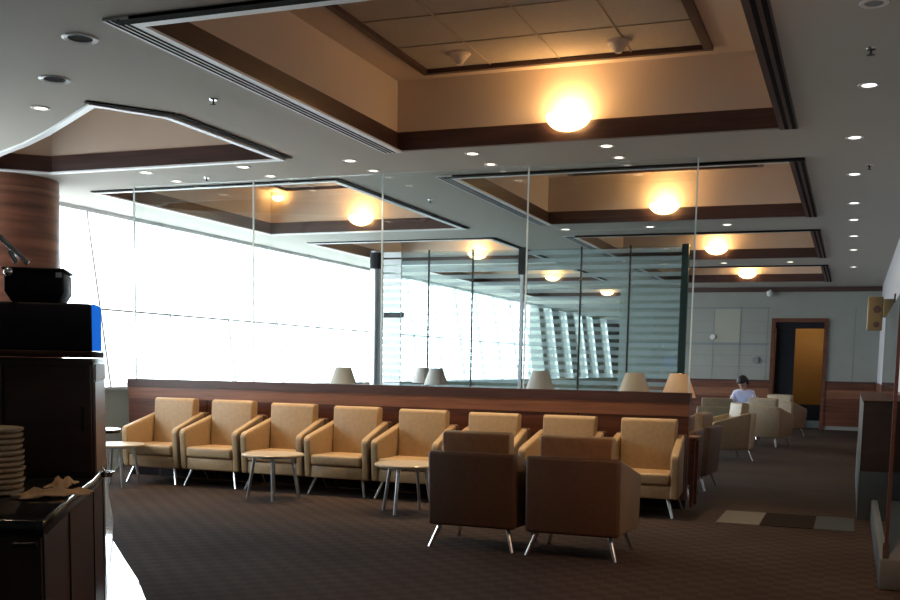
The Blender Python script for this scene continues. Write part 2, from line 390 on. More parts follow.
# round column by the bar
col = obj('round_column', lathe(B(), [(.60, 0), (.60, H-.004)], 64, (-9.98, 10.50, 0)), 'colwood', smooth=True)
tag(col, 'round column clad in banded reddish wood at the window end of the bar', 'column')
bm = lathe(B(), [(.615, .0), (.615, .15), (.6, .15)], 64, (-9.98, 10.50, 0)); obj('base_ring', bm, 'steel', col, smooth=True)
bm = B()
for z in (2.42, 3.5): lathe(bm, [(.6, z), (.606, z), (.606, z+.05), (.6, z+.05)], 64, (-9.98, 10.50, 0))
obj('wood_band', bm, 'wood2', col, smooth=True)

# ================================================================== PARTITION
PY = 11.3; PX0, PX1 = -8.82, -1.60; PT = 1.25
root = struct('wall_partition', boxm(PX0, PX1, PY, PY+.12, .1, 1.0), 'wood')
obj('light_band', boxm(PX0, PX1+.005, PY-.012, PY+.13, 1.0, 1.145), 'wood2', root)
obj('cap_rail', boxm(PX0-.01, PX1+.01, PY-.02, PY+.14, 1.145, PT), 'fascia', root)
obj('plinth', boxm(PX0+.01, PX1-.01, PY+.01, PY+.11, 0, .1), 'black', root)
bm = B()
for k in range(1, 6): x = PX0+k*(PX1-PX0)/6; box(bm, x-.004, x+.004, PY-.003, PY+.01, .1, 1.145)
obj('panel_seam', bm, 'slot', root)
gx = [-8.74, -6.97, -5.23, -3.46, -1.62]
for a, b in zip(gx, gx[1:]):
    gp = tag(obj('glass_panel', boxm(a+.012, b-.012, PY+.054, PY+.066, PT, H-.002), 'glass', root), None)
seal = mat('silicone_joint', (.8, .86, .86), .4); _b = seal.node_tree.nodes['Principled BSDF']; _t = seal.node_tree.nodes.new('ShaderNodeBsdfTranslucent'); _t.inputs[0].default_value = (.8, .86, .86, 1)
_m = seal.node_tree.nodes.new('ShaderNodeMixShader'); _o = [q for q in seal.node_tree.nodes if q.type == 'OUTPUT_MATERIAL'][0]
seal.node_tree.links.new(_b.outputs[0], _m.inputs[1]); seal.node_tree.links.new(_t.outputs[0], _m.inputs[2]); seal.node_tree.links.new(_m.outputs[0], _o.inputs[0])
for x in gx: obj('glass_joint', boxm(x-.007, x+.007, PY+.05, PY+.07, PT, H-.003), seal, root)
# threshold tiles at the end of the partition
t1 = tag(obj('floor_tile_strip', boxm(-1.18, -.77, 10.5, 11.45, 0, .006), mat('light_tile', (.13, .125, .11), .8, spec=.2)), 'light grey floor tile inlaid beside the end of the partition', 'floor tile', 'inlaid threshold tiles')
t2 = tag(obj('floor_tile_strip', boxm(-.765, -.27, 10.5, 11.45, 0, .006), mat('dark_tile', (.018, .014, .012), .9, spec=.05)), 'near black floor tile between the light and the blue grey tile', 'floor tile', 'inlaid threshold tiles')
t3 = tag(obj('floor_tile_strip', boxm(-.265, .10, 10.5, 11.45, 0, .006), mat('bluegrey_tile', (.05, .062, .068), .8, spec=.2)), 'blue grey floor tile at the foot of the right hand ledge', 'floor tile', 'inlaid threshold tiles')
# low ledge, cabinet and glass screen on the right
lg = tag(obj('low_ledge', boxm(.25, XR-.03, 7.75, 11.36, 0, .22), mat('ledge_grey', (.10, .115, .12), .7), bevel=.01), 'low grey ledge running along the right wall under the glass screen', 'ledge')
cb = thing('side_cabinet', 'dark wooden cabinet on a grey plinth against the right wall', 'cabinet', (.12, 11.4, 0))
obj('plinth', boxm(0, .44, 0, 5.0, 0, .50), mat('plinth_grey', (.085, .10, .105), .8), cb); obj('body', boxm(.005, .44, .0, 5.0, .503, 1.20), 'hutch', cb); obj('top', boxm(.0, .45, -.005, 5.01, 1.20, 1.22), 'hutch2', cb)
gs = thing('glass_screen', 'clear frameless glass screen with a dark end post near the right edge', 'glass screen', (.285, 7.78, .22))
obj('pane', boxm(-.006, .006, .02, 3.55, .003, 1.83), 'door_glass', gs); obj('end_post', boxm(-.012, .012, -.02, .02, .003, 1.83), 'fascia', gs)
obj('foot_clamp', boxm(-.02, .02, -.025, .05, 0.003, .1), 'chrome', gs)
sg = thing('wall_sign', 'brown and brass hexagonal sign box jutting from the right wall', 'sign', (.6, 19.0, 2.5))
bm = B(); prism_x(bm, [(-.05, -.31), (.05, -.31), (.05, .32), (-.05, .32)], -.42, -.25)
obj('sign_panel', prism(B(), [(-.42, -.04), (-.18, -.04), (-.18, .04), (-.42, .04)], -.3, .26), 'gold', sg, bevel=.015)
obj('bracket_box', boxm(-.18, -.006, -.1, .1, -.08, .22), 'gold', sg, bevel=.01)
obj('back_plate', boxm(-.02, -.001, -.16, .16, -.3, .3), 'black', sg)
bm = tube(B(), (-.27, -.04, -.2), (-.27, -.052, -.2), .05); obj('emblem', bm, 'fascia', sg)
bm = tube(B(), (-.27, -.04, .05), (-.27, -.05, .05), .07, n=6); obj('emblem', bm, 'fascia', sg)
nb = thing('reflection_panel', 'slim white panel added for the bright reflection on the right wall below the brass sign', 'reflection panel', (.6, 18.2, 1.7))  # panel put in to give the bright window reflection on this wall
obj('frame', boxm(-.03, -.001, -.3, .3, -.22, .25), 'white', nb, bevel=.005); obj('sheet', boxm(-.034, -.03, -.26, .26, -.18, .21), 'label', nb)

# ================================================================== STRIPED SCREEN
SY = 19.0
s = thing('striped_glass_screen', 'tall glass screen covered in horizontal striped film behind the partition', 'glass screen', (0, SY, 0))
cuts = [-8.72, -7.75, -6.85, -5.85, -4.74, -3.84, -2.90]
for a, b in zip(cuts, cuts[1:]): obj('pane', boxm(a+.02, b-.02, -.006, .006, .12, H-.03), 'stripe', s)
for x in cuts[1:-1]: 
    if x != -5.85: obj('mullion', boxm(x-.014, x+.014, -.014, .014, .0, H-.002), 'blkmetal', s)
obj('post', boxm(-5.89, -5.83, -.04, .04, 0, H-.002), 'steel', s); obj('post_dark_top', boxm(-5.93, -5.79, -.05, .05, 3.2, H-.003), 'blkmetal', s)  # window bloom painted in as grey lower post; dark top stays unwashed
obj('post', boxm(-2.92, -2.80, -.06, .06, 0, H-.002), 'greenglass', s)
obj('bottom_rail', boxm(-8.7, -2.92, -.02, .02, 0, .11), 'blkmetal', s)
obj('dark_rail', boxm(-8.68, -8.27, -.05, .03, 2.40, 2.51), 'blkmetal', s)
bl = thing('slatted_blind', 'narrow pale slatted blind beside the grey post at the window end', 'blind', (-8.47, SY-.12, 0))
bm = B()
for k in range(25): z = .2+k*.14; box(bm, -.2, .2, -.008, .008, z, z+.10) if not (2.33 < z < 2.5) else None
obj('slats', bm, 'trim', bl); bm = boxm(-.2, -.19, -.012, .012, 0, H-.01); box(bm, .19, .2, -.012, .012, 0, H-.01); obj('side_rails', bm, 'grey', bl)
p = obj('grey_post', lathe(B(), [(.12, 0), (.12, H-.004)], 32, (-8.86, SY, 0)), 'steel', smooth=True); tag(p, 'slim grey metal column at the window end of the striped screen', 'column')
obj('dark_collar', lathe(B(), [(.12, 3.35), (.135, 3.35), (.135, 3.66), (.12, 3.66)], 32, (-8.86, SY, 0)), 'black', p)

# ================================================================== LAMPS AND CEILING FITTINGS
sconce = None
def place_sconce(x, y, rz, label, power=14):
    global sconce
    if sconce is None:
        sconce = thing('wall_sconce', label, 'wall lamp', (x, y, 3.78), rz, 'bowl sconces in the ceiling coffers')
        # half bowl opening upward, rim at z .15, wall side at y=0
        bm = B(); prof = []
        for k in range(9): t = k/8*PI/2; prof.append((.225*math.sin(t), .15*(1-math.cos(t))))
        lathe(bm, prof, 24, (0, -.01, 0), PI, 2*PI, closed=False)
        obj('bowl', bm, 'bowl', sconce, smooth=True)
        obj('bracket', boxm(-.05, .05, -.03, 0, .02, .12), 'gold', sconce)
        o = sconce
    else:
        o = dup(sconce, (x, y, 3.78), rz, label)
    l = bpy.data.lights.new('sconce_bulb', 'POINT'); l.energy = power; l.color = (1, .62, .26); l.shadow_soft_size = .06
    lo = bpy.data.objects.new('sconce_bulb', l); C.objects.link(lo); lo.location = (x+math.sin(rz)*.12, y-math.cos(rz)*.12, 3.78+.19)
    return o
place_sconce(-2.71, 10.2, 0, 'glowing glass bowl sconce in the nearest large ceiling coffer', 14)
place_sconce(-2.74, 15.95, 0, 'glowing glass bowl sconce in the second right hand ceiling coffer', 14)
place_sconce(-2.66, 21.68, 0, 'glowing glass bowl sconce in the third right hand ceiling coffer', 12)
place_sconce(-2.58, 27.38, 0, 'glowing glass bowl sconce in the farthest right hand coffer before the doorway', 12)
place_sconce(-7.78, 16.08, 0, 'glowing glass bowl sconce in the window side coffer above the armchairs', 10)
place_sconce(-7.70, 21.68, 0, 'glowing glass bowl sconce seen just left of the striped screen post', 10)
place_sconce(-7.62, 27.48, 0, 'glowing glass bowl sconce seen through the striped film, left of two', 10)
place_sconce(-7.40, 33.18, 0, 'glowing glass bowl sconce seen through the striped film, right of two', 10)

def make_dl(lens, nm='recessed_downlight', r=.075):
    t = thing(nm, '', 'ceiling light')
    obj('ring', lathe(B(), [(r, .0), (r+.025, -.004), (r+.03, .0), (r+.03, .004), (r, .004)], 24), 'white', t, smooth=True)
    obj('lens', lathe(B(), [(0, .001), (r, .001)], 24), lens, t)
    return t
protos = {}
def dl(x, y, label, group, lens='lens_on', z=H, spot=0, r=.055, col=(1, .72, .45), size=1.5):
    key = (lens, r)
    if key not in protos: protos[key] = o = make_dl(lens, r=r); o.location = (x, y, z-.004); o['label'] = label
    else: o = dup(protos[key], (x, y, z-.004), 0, label)
    if group: o['group'] = group
    if spot:
        l = bpy.data.lights.new('downlight_beam', 'SPOT'); l.energy = spot; l.color = col; l.spot_size = size; l.spot_blend = .7; l.shadow_soft_size = .05
        lo = bpy.data.objects.new('downlight_beam', l); C.objects.link(lo); lo.location = (x, y, z-.03)
where = ['farthest left', 'second from the left', 'middle', 'second from the right', 'farthest right']
for k, x in enumerate((-7.93, -6.60, -5.25, -3.83, -2.41)):
    dl(x, 10.54, 'lit recessed downlight over the armchair row, near line, %s' % where[k], 'downlights above the armchair row', spot=130)
    dl(x, 11.14, 'lit recessed downlight tight against the glass partition, %s of its line' % where[k], 'downlights above the armchair row', r=.045, spot=55)
for k, (y, on) in enumerate(((6.98, 0), (8.9, 1), (10.8, 1), (12.76, 1), (14.9, 1), (16.5, 1), (18.45, 1), (20.5, 1), (23.8, 1))):
    dl(-.1 if k > 1 else .0, y, ('unlit silver' if not on else 'lit')+' recessed downlight on the right hand ceiling, %s from the camera' % ordinal(k), 'downlights along the right hand ceiling', 'lens_cool' if on else 'lens_off', spot=60 if on else 0, size=1.3)
for k, (x, y) in enumerate(((-4.42, 16.62), (-3.07, 16.62), (-1.9, 16.62), (-3.81, 22.5), (-2.6, 22.5), (-1.3, 22.5))):
    dl(x, y, 'lit recessed downlight on the %s ceiling beam behind the partition, %s' % ('nearer' if k < 3 else 'farther', ('left', 'middle', 'right')[k % 3]), 'downlights on the cross beams', 'lens_on', spot=18)
for k, y in enumerate((38.0, 46.0, 54.0)): dl(-7.8, y, 'added fill light in the far hall beyond the striped screen, %s from it' % ordinal(k), 'added fill lights in the far hall', 'lens_on', spot=90, size=2.4)  # unseen lamps added to brighten the dim far hall
dl(-6.85, 7.62, 'small lit downlight on the left ceiling beside the cut corner coffer', None, 'lens_on', spot=8)
dl(.06, 5.72, 'large cream lit downlight at the top right corner', None, 'lens_cool', r=.12, spot=220, size=2.2, col=(1, .55, .28))
dl(-2.05, 6.86, 'round frosted light set in the tiled panel of the nearest coffer', None, 'lens_cool', z=ZC+.006, r=.08)
for (x, y, lb) in ((-5.11, 6.08, 'round recessed ceiling speaker with dark centre, nearer of two at top left'), (-6.04, 6.88, 'round recessed ceiling speaker with dark centre, farther of two at top left')):
    t = thing('ceiling_speaker', lb, 'speaker', (x, y, H-.004)); obj('ring', lathe(B(), [(.085, .0), (.115, -.008), (.125, .002), (.085, .004)], 28), 'trim', t, smooth=True)
    obj('grille', lathe(B(), [(0, .001), (.085, .001)], 28), 'slot', t); t['group'] = 'round ceiling speakers'
for k, (x, y, lb) in enumerate(((0., 7.91, 'first from the camera on the right ceiling'), (.05, 12.25, 'second on the right ceiling'), (-5.17, 7.79, 'left of the nearest coffer'), (-7.4, 11.0, 'near the left end of the glass'), (-5.4, 13.25, 'between the two middle coffers'))):
    t = thing('sprinkler_head', 'small ceiling sprinkler head '+lb, 'sprinkler', (x, y, H), 0, 'ceiling sprinklers')
    obj('escutcheon', lathe(B(), [(0, -.002), (.035, -.002), (.03, -.012), (0, -.012)], 16), 'chrome', t); obj('deflector', lathe(B(), [(0, -.012), (.008, -.012), (.008, -.045), (.03, -.047), (0, -.052)], 12), 'blkmetal', t)
for (x, y, lb) in ((-3.62, 9.55, 'white cone shaped ceiling detector left of the glowing sconce'), (-2.12, 9.62, 'white cone shaped ceiling detector right of the glowing sconce')):
    t = thing('ceiling_detector', lb, 'detector', (x, y, ZC+.006), 0, 'cone shaped detectors'); obj('base', lathe(B(), [(0, 0), (.11, 0), (.10, -.02), (0, -.02)], 20), 'cream', t)
    obj('cone', lathe(B(), [(.09, -.02), (.045, -.075), (.03, -.10), (0, -.10)], 20), 'cream', t, smooth=True)
t = thing('ceiling_camera', 'small white security camera at the top of the back wall', 'camera', (-2.13, 28.9, 3.55)); obj('mount', boxm(-.03, .03, 0, .09, -.02, .06), 'white', t)
obj('housing', lathe(B(), [(0, -.12), (.06, -.1), (.08, -.04), (.08, .02), (0, .02)], 16, (0, -.05, 0)), 'white', t, smooth=True)
l = bpy.data.lights.new('passage_lamp', 'POINT'); l.energy = 8; l.color = (1, .75, .45); l.shadow_soft_size = .1
lo = bpy.data.objects.new('passage_lamp', l); C.objects.link(lo); lo.location = (-1.1, YB+1.0, 2.7)
t = thing('passage_ceiling_lamp', 'round ceiling lamp inside the lit passage behind the doorway', 'ceiling light', (-1.1, YB+1.0, 3.0)); obj('dish', lathe(B(), [(0, -.08), (.12, -.05), (.15, 0), (0, 0)], 20), 'bowl', t, smooth=True); obj('rose', lathe(B(), [(0, -.01), (.17, -.01), (.17, 0), (0, 0)], 20), 'white', t)

o = dup(sconce, (-9.36, 16.07, 4.24), 0, 'small dim bowl sconce high in the left corner of the window side coffer'); o.scale = (.5, .5, .5)
l = bpy.data.lights.new('corner_sconce_bulb', 'POINT'); l.energy = 2; l.color = (1, .62, .26); l.shadow_soft_size = .03
lo = bpy.data.objects.new('corner_sconce_bulb', l); C.objects.link(lo); lo.location = (-9.36, 16.0, 4.335)
dl(-3.3, 3.1, 'downlight over the bar counter', None, 'lens_on', spot=22)

# ================================================================== ARMCHAIRS
def make_chair(label, group):
    t = thing('armchair', label, 'armchair', group=group)
    wf, wr, th = .408, .365, .085     # half width at the front and at the rear, arm thickness
    for s in (-1, 1):
        side = []
        for off in (0, th):
            side.append([(s*((wf if y < 0 else wr)-off), y, z) for y, z in ((-.34, .19), (-.375, .60), (-.345, .64), (.27, .80), (.27, .19))])
        bm = B(); A = [bm.verts.new(p) for p in side[0]]; Q = [bm.verts.new(p) for p in side[1]]
        bm.faces.new(A); bm.faces.new(Q[::-1])
        for k in range(5): bm.faces.new((A[k], A[(k+1) % 5], Q[(k+1) % 5], Q[k]))
        o = obj('arm', bm, 'leather', t, bevel=.022, seg=3); o.data.materials.append(M['leather3'])  # outer arm faces: same leather with shade painted into a darker colour
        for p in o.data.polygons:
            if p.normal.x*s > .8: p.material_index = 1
    obj('rear_panel', prism_x(B(), [(.255, .19), (.275, .80), (.375, .80), (.345, .19)], -wr-.01, wr+.01), 'leather2', t, bevel=.025, seg=3)  # shade on the chair back is put into this dark leather colour
    obj('seat_base', prism(B(), [(-wf+th-.005, -.335), (wf-th+.005, -.335), (wr-th, .26), (-wr+th, .26)], .19, .325), 'leather', t, bevel=.015)
    bm = prism(B(), [(-wf+th+.006, -.37), (wf-th-.006, -.37), (wr-th-.002, .2), (-wr+th+.002, .2)], .33, .445)
    obj('seat_cushion', bm, 'leather', t, bevel=.03, seg=4)
    bm = prism_x(B(), [(.08, .40), (.135, .94), (.165, .965), (.265, .955), (.27, .90), (.25, .40)], -wr+th+.004, wr-th-.004)
    for v_ in bm.verts:
        if v_.co.z > .85: v_.co.x *= 1.06
    o = obj('back_cushion', bm, 'leather', t, bevel=.04, seg=4); o.data.materials.append(M['leather4'])  # second slot darkens the cushion's rear face as painted shade
    for p in o.data.polygons:
        if p.normal.y > .7: p.material_index = 1
    for sx in (-1, 1):
        for sy in (-1, 1):
            obj('leg', tube(B(), (sx*.29, sy*.26, .2), (sx*.36, sy*.335, 0), .021, .016), 'chrome', t)
    return t
row = [(-7.90, 'armchair at the far left end of the partition row, beside the glass sill', 1.07), (-7.06, 'armchair second from the left in the partition row', 1.065), (-6.22, 'armchair third from the left in the partition row, behind the round table', 1.05),
       (-5.38, 'armchair fourth from the left in the partition row', 1.04), (-4.54, 'armchair fifth from the left, behind the right hand round table', 1.03), (-3.69, 'armchair sixth from the left, behind the left turned chair', 1.02),
       (-2.83, 'armchair seventh from the left, behind the right turned chair', 1.02), (-1.97, 'armchair at the right end of the partition row, facing the camera', 1.02)]
ch = None
G1 = 'tan armchairs lined up along the partition'
for x, lb, sz in row:
    loc = (x, 10.86, 0); rz = random.uniform(-.015, .015)
    if ch is None: ch = o = make_chair('tan leather '+lb, G1); o.location = loc; o.rotation_euler = (0, 0, rz)
    else: o = dup(ch, loc, rz, 'tan leather '+lb, G1)
    o.scale = (1, 1, sz)
G2 = 'armchairs in the foreground with their backs to the camera'
dup(ch, (-2.83, 8.27, 0), PI-.01, 'armchair with shade darkened back turned away from the camera, left of the front pair', G2)
dup(ch, (-1.99, 8.24, 0), PI+.0, 'armchair with shade darkened back turned away from the camera, right of the front pair', G2)
G3 = 'armchairs by the corridor'
dup(ch, (-1.99, 12.42, 0), -PI/2, 'armchair seen side on just past the right end of the partition row, nearer of two', G3)
dup(ch, (-1.93, 13.5, 0), -PI/2-.08, 'armchair seen side on behind the partition end, farther of two', G3)
dup(ch, (-1.93, 18.2, 0), -PI/2+.42, 'armchair by the corridor, nearest of the far group, turned side on', G3)
dup(ch, (-2.42, 20.9, 0), PI+.1, 'armchair with its back to the camera in front of the seated person', G3)
dup(ch, (-1.55, 21.9, 0), PI-.35, 'armchair by the corridor just right of the seated person', G3)
dup(ch, (-2.15, 23.2, 0), .0, 'armchair in which the person in the pale shirt sits', G3)
dup(ch, (-1.45, 25.6, 0), PI-.4, 'farthest armchair by the corridor before the doorway', G3)

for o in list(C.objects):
    if o.get('category') == 'armchair' and o.location.y > 17:      # same chairs, paler leather: brighter light on the far group put into the colour
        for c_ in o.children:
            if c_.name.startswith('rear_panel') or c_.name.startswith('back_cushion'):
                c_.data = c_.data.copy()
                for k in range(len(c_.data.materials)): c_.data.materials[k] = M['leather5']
# side tables
def make_table(label):
    t = thing('side_table', label, 'side table', group='round side tables in front of the armchairs')
    obj('tabletop', lathe(B(), [(0, .475), (.325, .475), (.34, .483), (.34, .495), (.33, .502), (0, .502)], 48), 'maple', t)
    obj('hub', lathe(B(), [(0, .455), (.23, .455), (.23, .475), (0, .475)], 20), 'steel', t)
    for k in range(4):
        a = k*PI/2+.5
        obj('leg', tube(B(), (.20*math.cos(a), .20*math.sin(a), .475), (.28*math.cos(a), .28*math.sin(a), 0), .02, .015), 'steel', t)
    return t
tb = make_table('round pale side table in front of the second and third armchairs'); tb.location = (-5.88, 9.98, 0)
dup(tb, (-4.16, 9.72, 0), 1.0, 'round pale side table left of the pair of turned armchairs')
dup(tb, (-8.12, 10.15, 0), 2.0, 'round side table at the far left beside the bar')
obj('tabletop', lathe(B(), [(0, .735), (.22, .735), (.22, .755), (0, .755)], 32), 'granite', t); obj('column', tube(B(), (0, 0, .02), (0, 0, .735), .025), 'steel', t); obj('base', lathe(B(), [(0, 0), (.16, 0), (.16, .012), (.03, .02), (0, .02)], 28), 'steel', t)

# table lamps behind the partition
def make_lamp(label, shade, lit=False):
    t = thing('table_lamp', label, 'lamp', group='table lamps behind the partition')
    obj('base', lathe(B(), [(0, 0), (.09, 0), (.09, .02), (.03, .05), (.05, .15), (.07, .22), (.04, .32), (.012, .36), (.012, .46), (0, .46)], 20), 'steel', t, smooth=True)
    obj('lamp_shade', lathe(B(), [(.19, .42), (.10, .68), (.096, .68), (.186, .42)], 28), shade, t, smooth=True)
    if lit: obj('bulb', lathe(B(), [(0, .6), (.03, .57), (.03, .52), (0, .48)], 12), 'bulbw', t)
    return t
def make_lt(label):
    t = thing('lamp_table', label, 'side table', group='lamp tables behind the partition')
    obj('tabletop', lathe(B(), [(0, .74), (.26, .74), (.26, .77), (0, .77)], 28), 'wood', t); obj('stem', tube(B(), (0, 0, .02), (0, 0, .74), .03), 'blkmetal', t); obj('foot', lathe(B(), [(0, 0), (.2, 0), (.2, .02), (0, .02)], 24), 'blkmetal', t)
    return t
lp = lt = lp2 = None
for px, py, lb in ((-6.2, 12.3, 'farthest left'), (-6.85, 16.6, 'behind the slatted strip'), (-6.05, 15.2, 'small one in the middle of the glass'), (-3.62, 12.6, 'at the tall glass joint')):
    L1 = 'pale cone shaded table lamp, '+lb
    if lp is None: lp = make_lamp(L1, 'shade'); lp.location = (px, py, .77); lt = make_lt('dark round lamp table, '+lb); lt.location = (px, py, 0)
    else: dup(lp, (px, py, .77), 0, L1); dup(lt, (px, py, 0), 0, 'dark round lamp table, '+lb)
lp2 = make_lamp('beige cone shaded table lamp, large one near the partition end', 'shade2'); lp2.location = (-2.27, 11.7, .77)
lp3 = make_lamp('lit cone shaded table lamp with an orange glow at the partition end', 'shade3', True); lp3.location = (-1.78, 11.7, .77)
t = thing('console_table', 'narrow dark wooden console table behind the right end of the partition', 'table', (-2.03, 11.68, 0))
obj('tabletop', boxm(-.5, .5, -.19, .19, .73, .77), 'wood', t, bevel=.004)
for sx in (-.46, .46):
    for sy in (-.15, .15): obj('leg', boxm(sx-.02, sx+.02, sy-.02, sy+.02, 0, .73), 'wood', t)
l = bpy.data.lights.new('table_lamp_bulb', 'POINT'); l.energy = 5; l.color = (1, .5, .2); l.shadow_soft_size = .03
lo = bpy.data.objects.new('table_lamp_bulb', l); C.objects.link(lo); lo.location = (-1.78, 11.7, 1.38)

# black bench in the doorway
t = thing('black_bench', 'low black bench with a pale base in front of the lit doorway', 'bench', (-1.15, 29.75, 0))
obj('seat', boxm(-.45, .45, -.22, .22, .2, .62), 'black', t, bevel=.03); obj('base', boxm(-.4, .4, -.18, .18, 0, .2), 'grey', t)

# ================================================================== BAR
def ray_poly(): return [(-2.3, 2.53), (-2.62, 3.02), (-2.95, 3.55), (-3.25, 3.98), (-3.56, 4.38), (-4.1, 4.95), (-4.9, 5.6), (-5.9, 6.1), (-6.3, 4.2), (-5.0, 1.7)]
bar = thing('bar_counter', 'curved dark wooden bar counter with a black stone top at the left', 'counter')
top = ray_poly()
obj('countertop', prism(B(), top, .945, 1.0), 'granite', bar, bevel=.008)
body = inside_dist(top, -.012)
obj('front_panel', prism(B(), body, .10, .945), 'barwood', bar)
obj('end_shelf', lathe(B(), [(0, .975), (.24, .975), (.24, .999), (0, .999)], 32, (-5.10, 6.05, 0)), 'granite', bar)
obj('kick_plate', prism(B(), inside_dist(top, -.05), 0, .10), 'black', bar)
for q, r_ in ((0, 1), (1, 2), (2, 3), (3, 4)):
    a, b = Vector(body[q]), Vector(body[r_]); d = (b-a).normalized(); nn = Vector((d.y, -d.x)); p = a+d*.03
    obj('panel_seam', prism(B(), [tuple(p), tuple(p+d*.012), tuple(p+d*.012+nn*.004), tuple(p+nn*.004)], .12, .94), 'slot', bar)

bm = B()
tube(bm, (-2.36, 2.46, .93), (-2.30, 2.50, .93), .008); obj('coat_hook', bm, 'blkmetal', bar)

a = .581; u = Vector((math.cos(a), math.sin(a), 0)); v = Vector((-math.sin(a), math.cos(a), 0))
def local(name, label, cat, z=1.0): return thing(name, label, cat, (-2.985+.010*u.x, 3.58+.010*u.y, z), a)
# local frame: x to the right along the front, y away from the camera; right front corner at origin
hu = local('counter_hutch', 'dark brown laminate hutch cabinet standing on the bar counter', 'cabinet')
obj('body', boxm(-.72, 0, 0, .42, 0, .50), 'hutch', hu, bevel=.006)
for x0 in (-.35, -.70):
    d_ = obj('door', boxm(x0, x0+.34, -.016, 0, .02, .47), 'hutch', hu, bevel=.004)
    obj('handle', tube(B(), (x0+.31, -.022, .2), (x0+.31, -.022, .3), .006), 'blkmetal', d_)
obj('top_tray', boxm(-.73, .0, -.03, .42, .502, .53), 'hutch2', hu, bevel=.006)
obj('side_panel', boxm(.0, .004, .02, .40, .02, .40), 'wood2', hu)
obj('white_vent', boxm(.0, .006, .04, .40, .405, .475), 'label', hu)
cm = local('coffee_machine', 'black coffee machine with chrome levers and a blue lit side on the hutch', 'coffee machine', 1.532)
obj('body', boxm(-.70, -.005, 0, .30, 0, .195), 'black', cm, bevel=.01)
obj('side_panel', boxm(-.005, .003, .02, .30, .0, .195), 'blue', cm)
bm = B()
lo_, hi_ = rect(-.325, -.14, .05, .26), rect(-.350, -.115, .03, .28)
A = [bm.verts.new((*p, .196)) for p in lo_]; Q = [bm.verts.new((*p, .24)) for p in hi_]; R2 = [bm.verts.new((*p, .325)) for p in hi_]
bm.faces.new(A[::-1]); bm.faces.new(R2)
for i in range(4): j = (i+1) % 4; bm.faces.new((A[i], A[j], Q[j], Q[i])); bm.faces.new((Q[i], Q[j], R2[j], R2[i]))
obj('hopper', bm, 'black', cm, bevel=.008)
obj('hopper_lid', boxm(-.356, -.109, .024, .286, .326, .338), 'black', cm, bevel=.004)
obj('lid_clip', boxm(-.145, -.12, .018, .03, .30, .32), 'chrome', cm)
obj('lever', tube(B(), (-.40, .0, .50), (-.25, .01, .352), .011), 'chrome', cm)
obj('lever', tube(B(), (-.318, .0, .40), (-.294, .0, .353), .010), 'chrome', cm)
bm = B(); bmesh.ops.create_icosphere(bm, subdivisions=2, radius=.02, matrix=Matrix.Translation((-.324, .0, .315))); obj('knob', bm, 'chrome', cm, smooth=True)
obj('lever_post', tube(B(), (-.39, .03, .195), (-.39, .03, .50), .012), 'blkmetal', cm)
# plates
pl0 = None
for k in range(12):
    z = 1.0+.0005+k*.0205; lb = 'beige plate in the stack on the bar counter, %s from the bottom' % ordinal(k)
    prof = [(0, 0), (.105, 0), (.122, .007), (.125, .017), (.12, .019), (.10, .010), (0, .010)]
    if pl0 is None:
        pl0 = obj('plate', lathe(B(), prof, 32), 'ceramic', smooth=True); tag(pl0, lb, 'plate', 'stack of plates on the bar counter'); o = pl0
    else: o = pl0.copy(); C.objects.link(o); o['label'] = lb
    o.location = (-2.93+random.uniform(-.004, .004), 2.95+random.uniform(-.004, .004), z)
def napkin(x, y, sx, sy, h, lb, seed):
    random.seed(seed); bm = B(); N = 12; g = {}
    for i in range(N+1):
        for j in range(N+1):
            uu, vv = i/N*2-1, j/N*2-1; e = max(0, 1-(uu*uu+vv*vv)*.8)
            z = h*(.25+e*(.5+.5*math.sin(uu*5+seed)*math.cos(vv*6+seed*2)))+random.uniform(0, .006)
            rr = 1+.12*math.sin(3*math.atan2(vv, uu)+seed)
            g[i, j] = bm.verts.new((uu*sx*rr, vv*sy*rr, max(.003, z)))
    for i in range(N):
        for j in range(N): bm.faces.new((g[i, j], g[i+1, j], g[i+1, j+1], g[i, j+1]))
    o = obj('paper_napkin', bm, 'napkin', smooth=True); o.location = (x, y, 1.0); o.rotation_euler = (0, 0, seed)
    s_ = o.modifiers.new('thick', 'SOLIDIFY'); s_.thickness = .002; s_.offset = 1
    tag(o, lb, 'napkin', 'crumpled napkins on the bar counter')
napkin(-2.66, 2.98, .13, .055, .035, 'long crumpled tan napkin nearest the counter edge', 1)
napkin(-2.83, 3.22, .10, .04, .04, 'crumpled tan napkin beside the hutch, farther back', 2)
napkin(-2.90, 2.70, .10, .05, .03, 'flat tan napkin at the left edge of the picture on the bar', 3)
t = thing('glass_dish', 'tiny shiny glass dish by the right edge of the counter', 'dish', (-2.93, 3.60, 1.0)); obj('dish', lathe(B(), [(0, .002), (.02, .002), (.032, .025), (.029, .025), (.018, .006), (0, .006)], 20), 'chrome', t, smooth=True); obj('spoon', tube(B(), (0, 0, .012), (-.05, .03, .04), .003), 'chrome', t)

# ================================================================== PERSON (seated, facing the camera, head bowed)
def skinned(name, verts, edges_, m, parent=None, root=0, sub=2):
    me = bpy.data.meshes.new(name); me.from_pydata([v[:3] for v in verts], edges_, []); me.materials.append(M[m])
    o = bpy.data.objects.new(name, me); C.objects.link(o)
    if parent: o.parent = parent
    s_ = o.modifiers.new('skin', 'SKIN'); s_.use_smooth_shade = True
    for i, v in enumerate(verts):
        sv = me.skin_vertices[0].data[i]; r_ = v[3] if isinstance(v[3], tuple) else (v[3], v[3]); sv.radius = r_; sv.use_root = (i == root)
    q = o.modifiers.new('sub', 'SUBSURF'); q.levels = sub; q.render_levels = sub
    return o
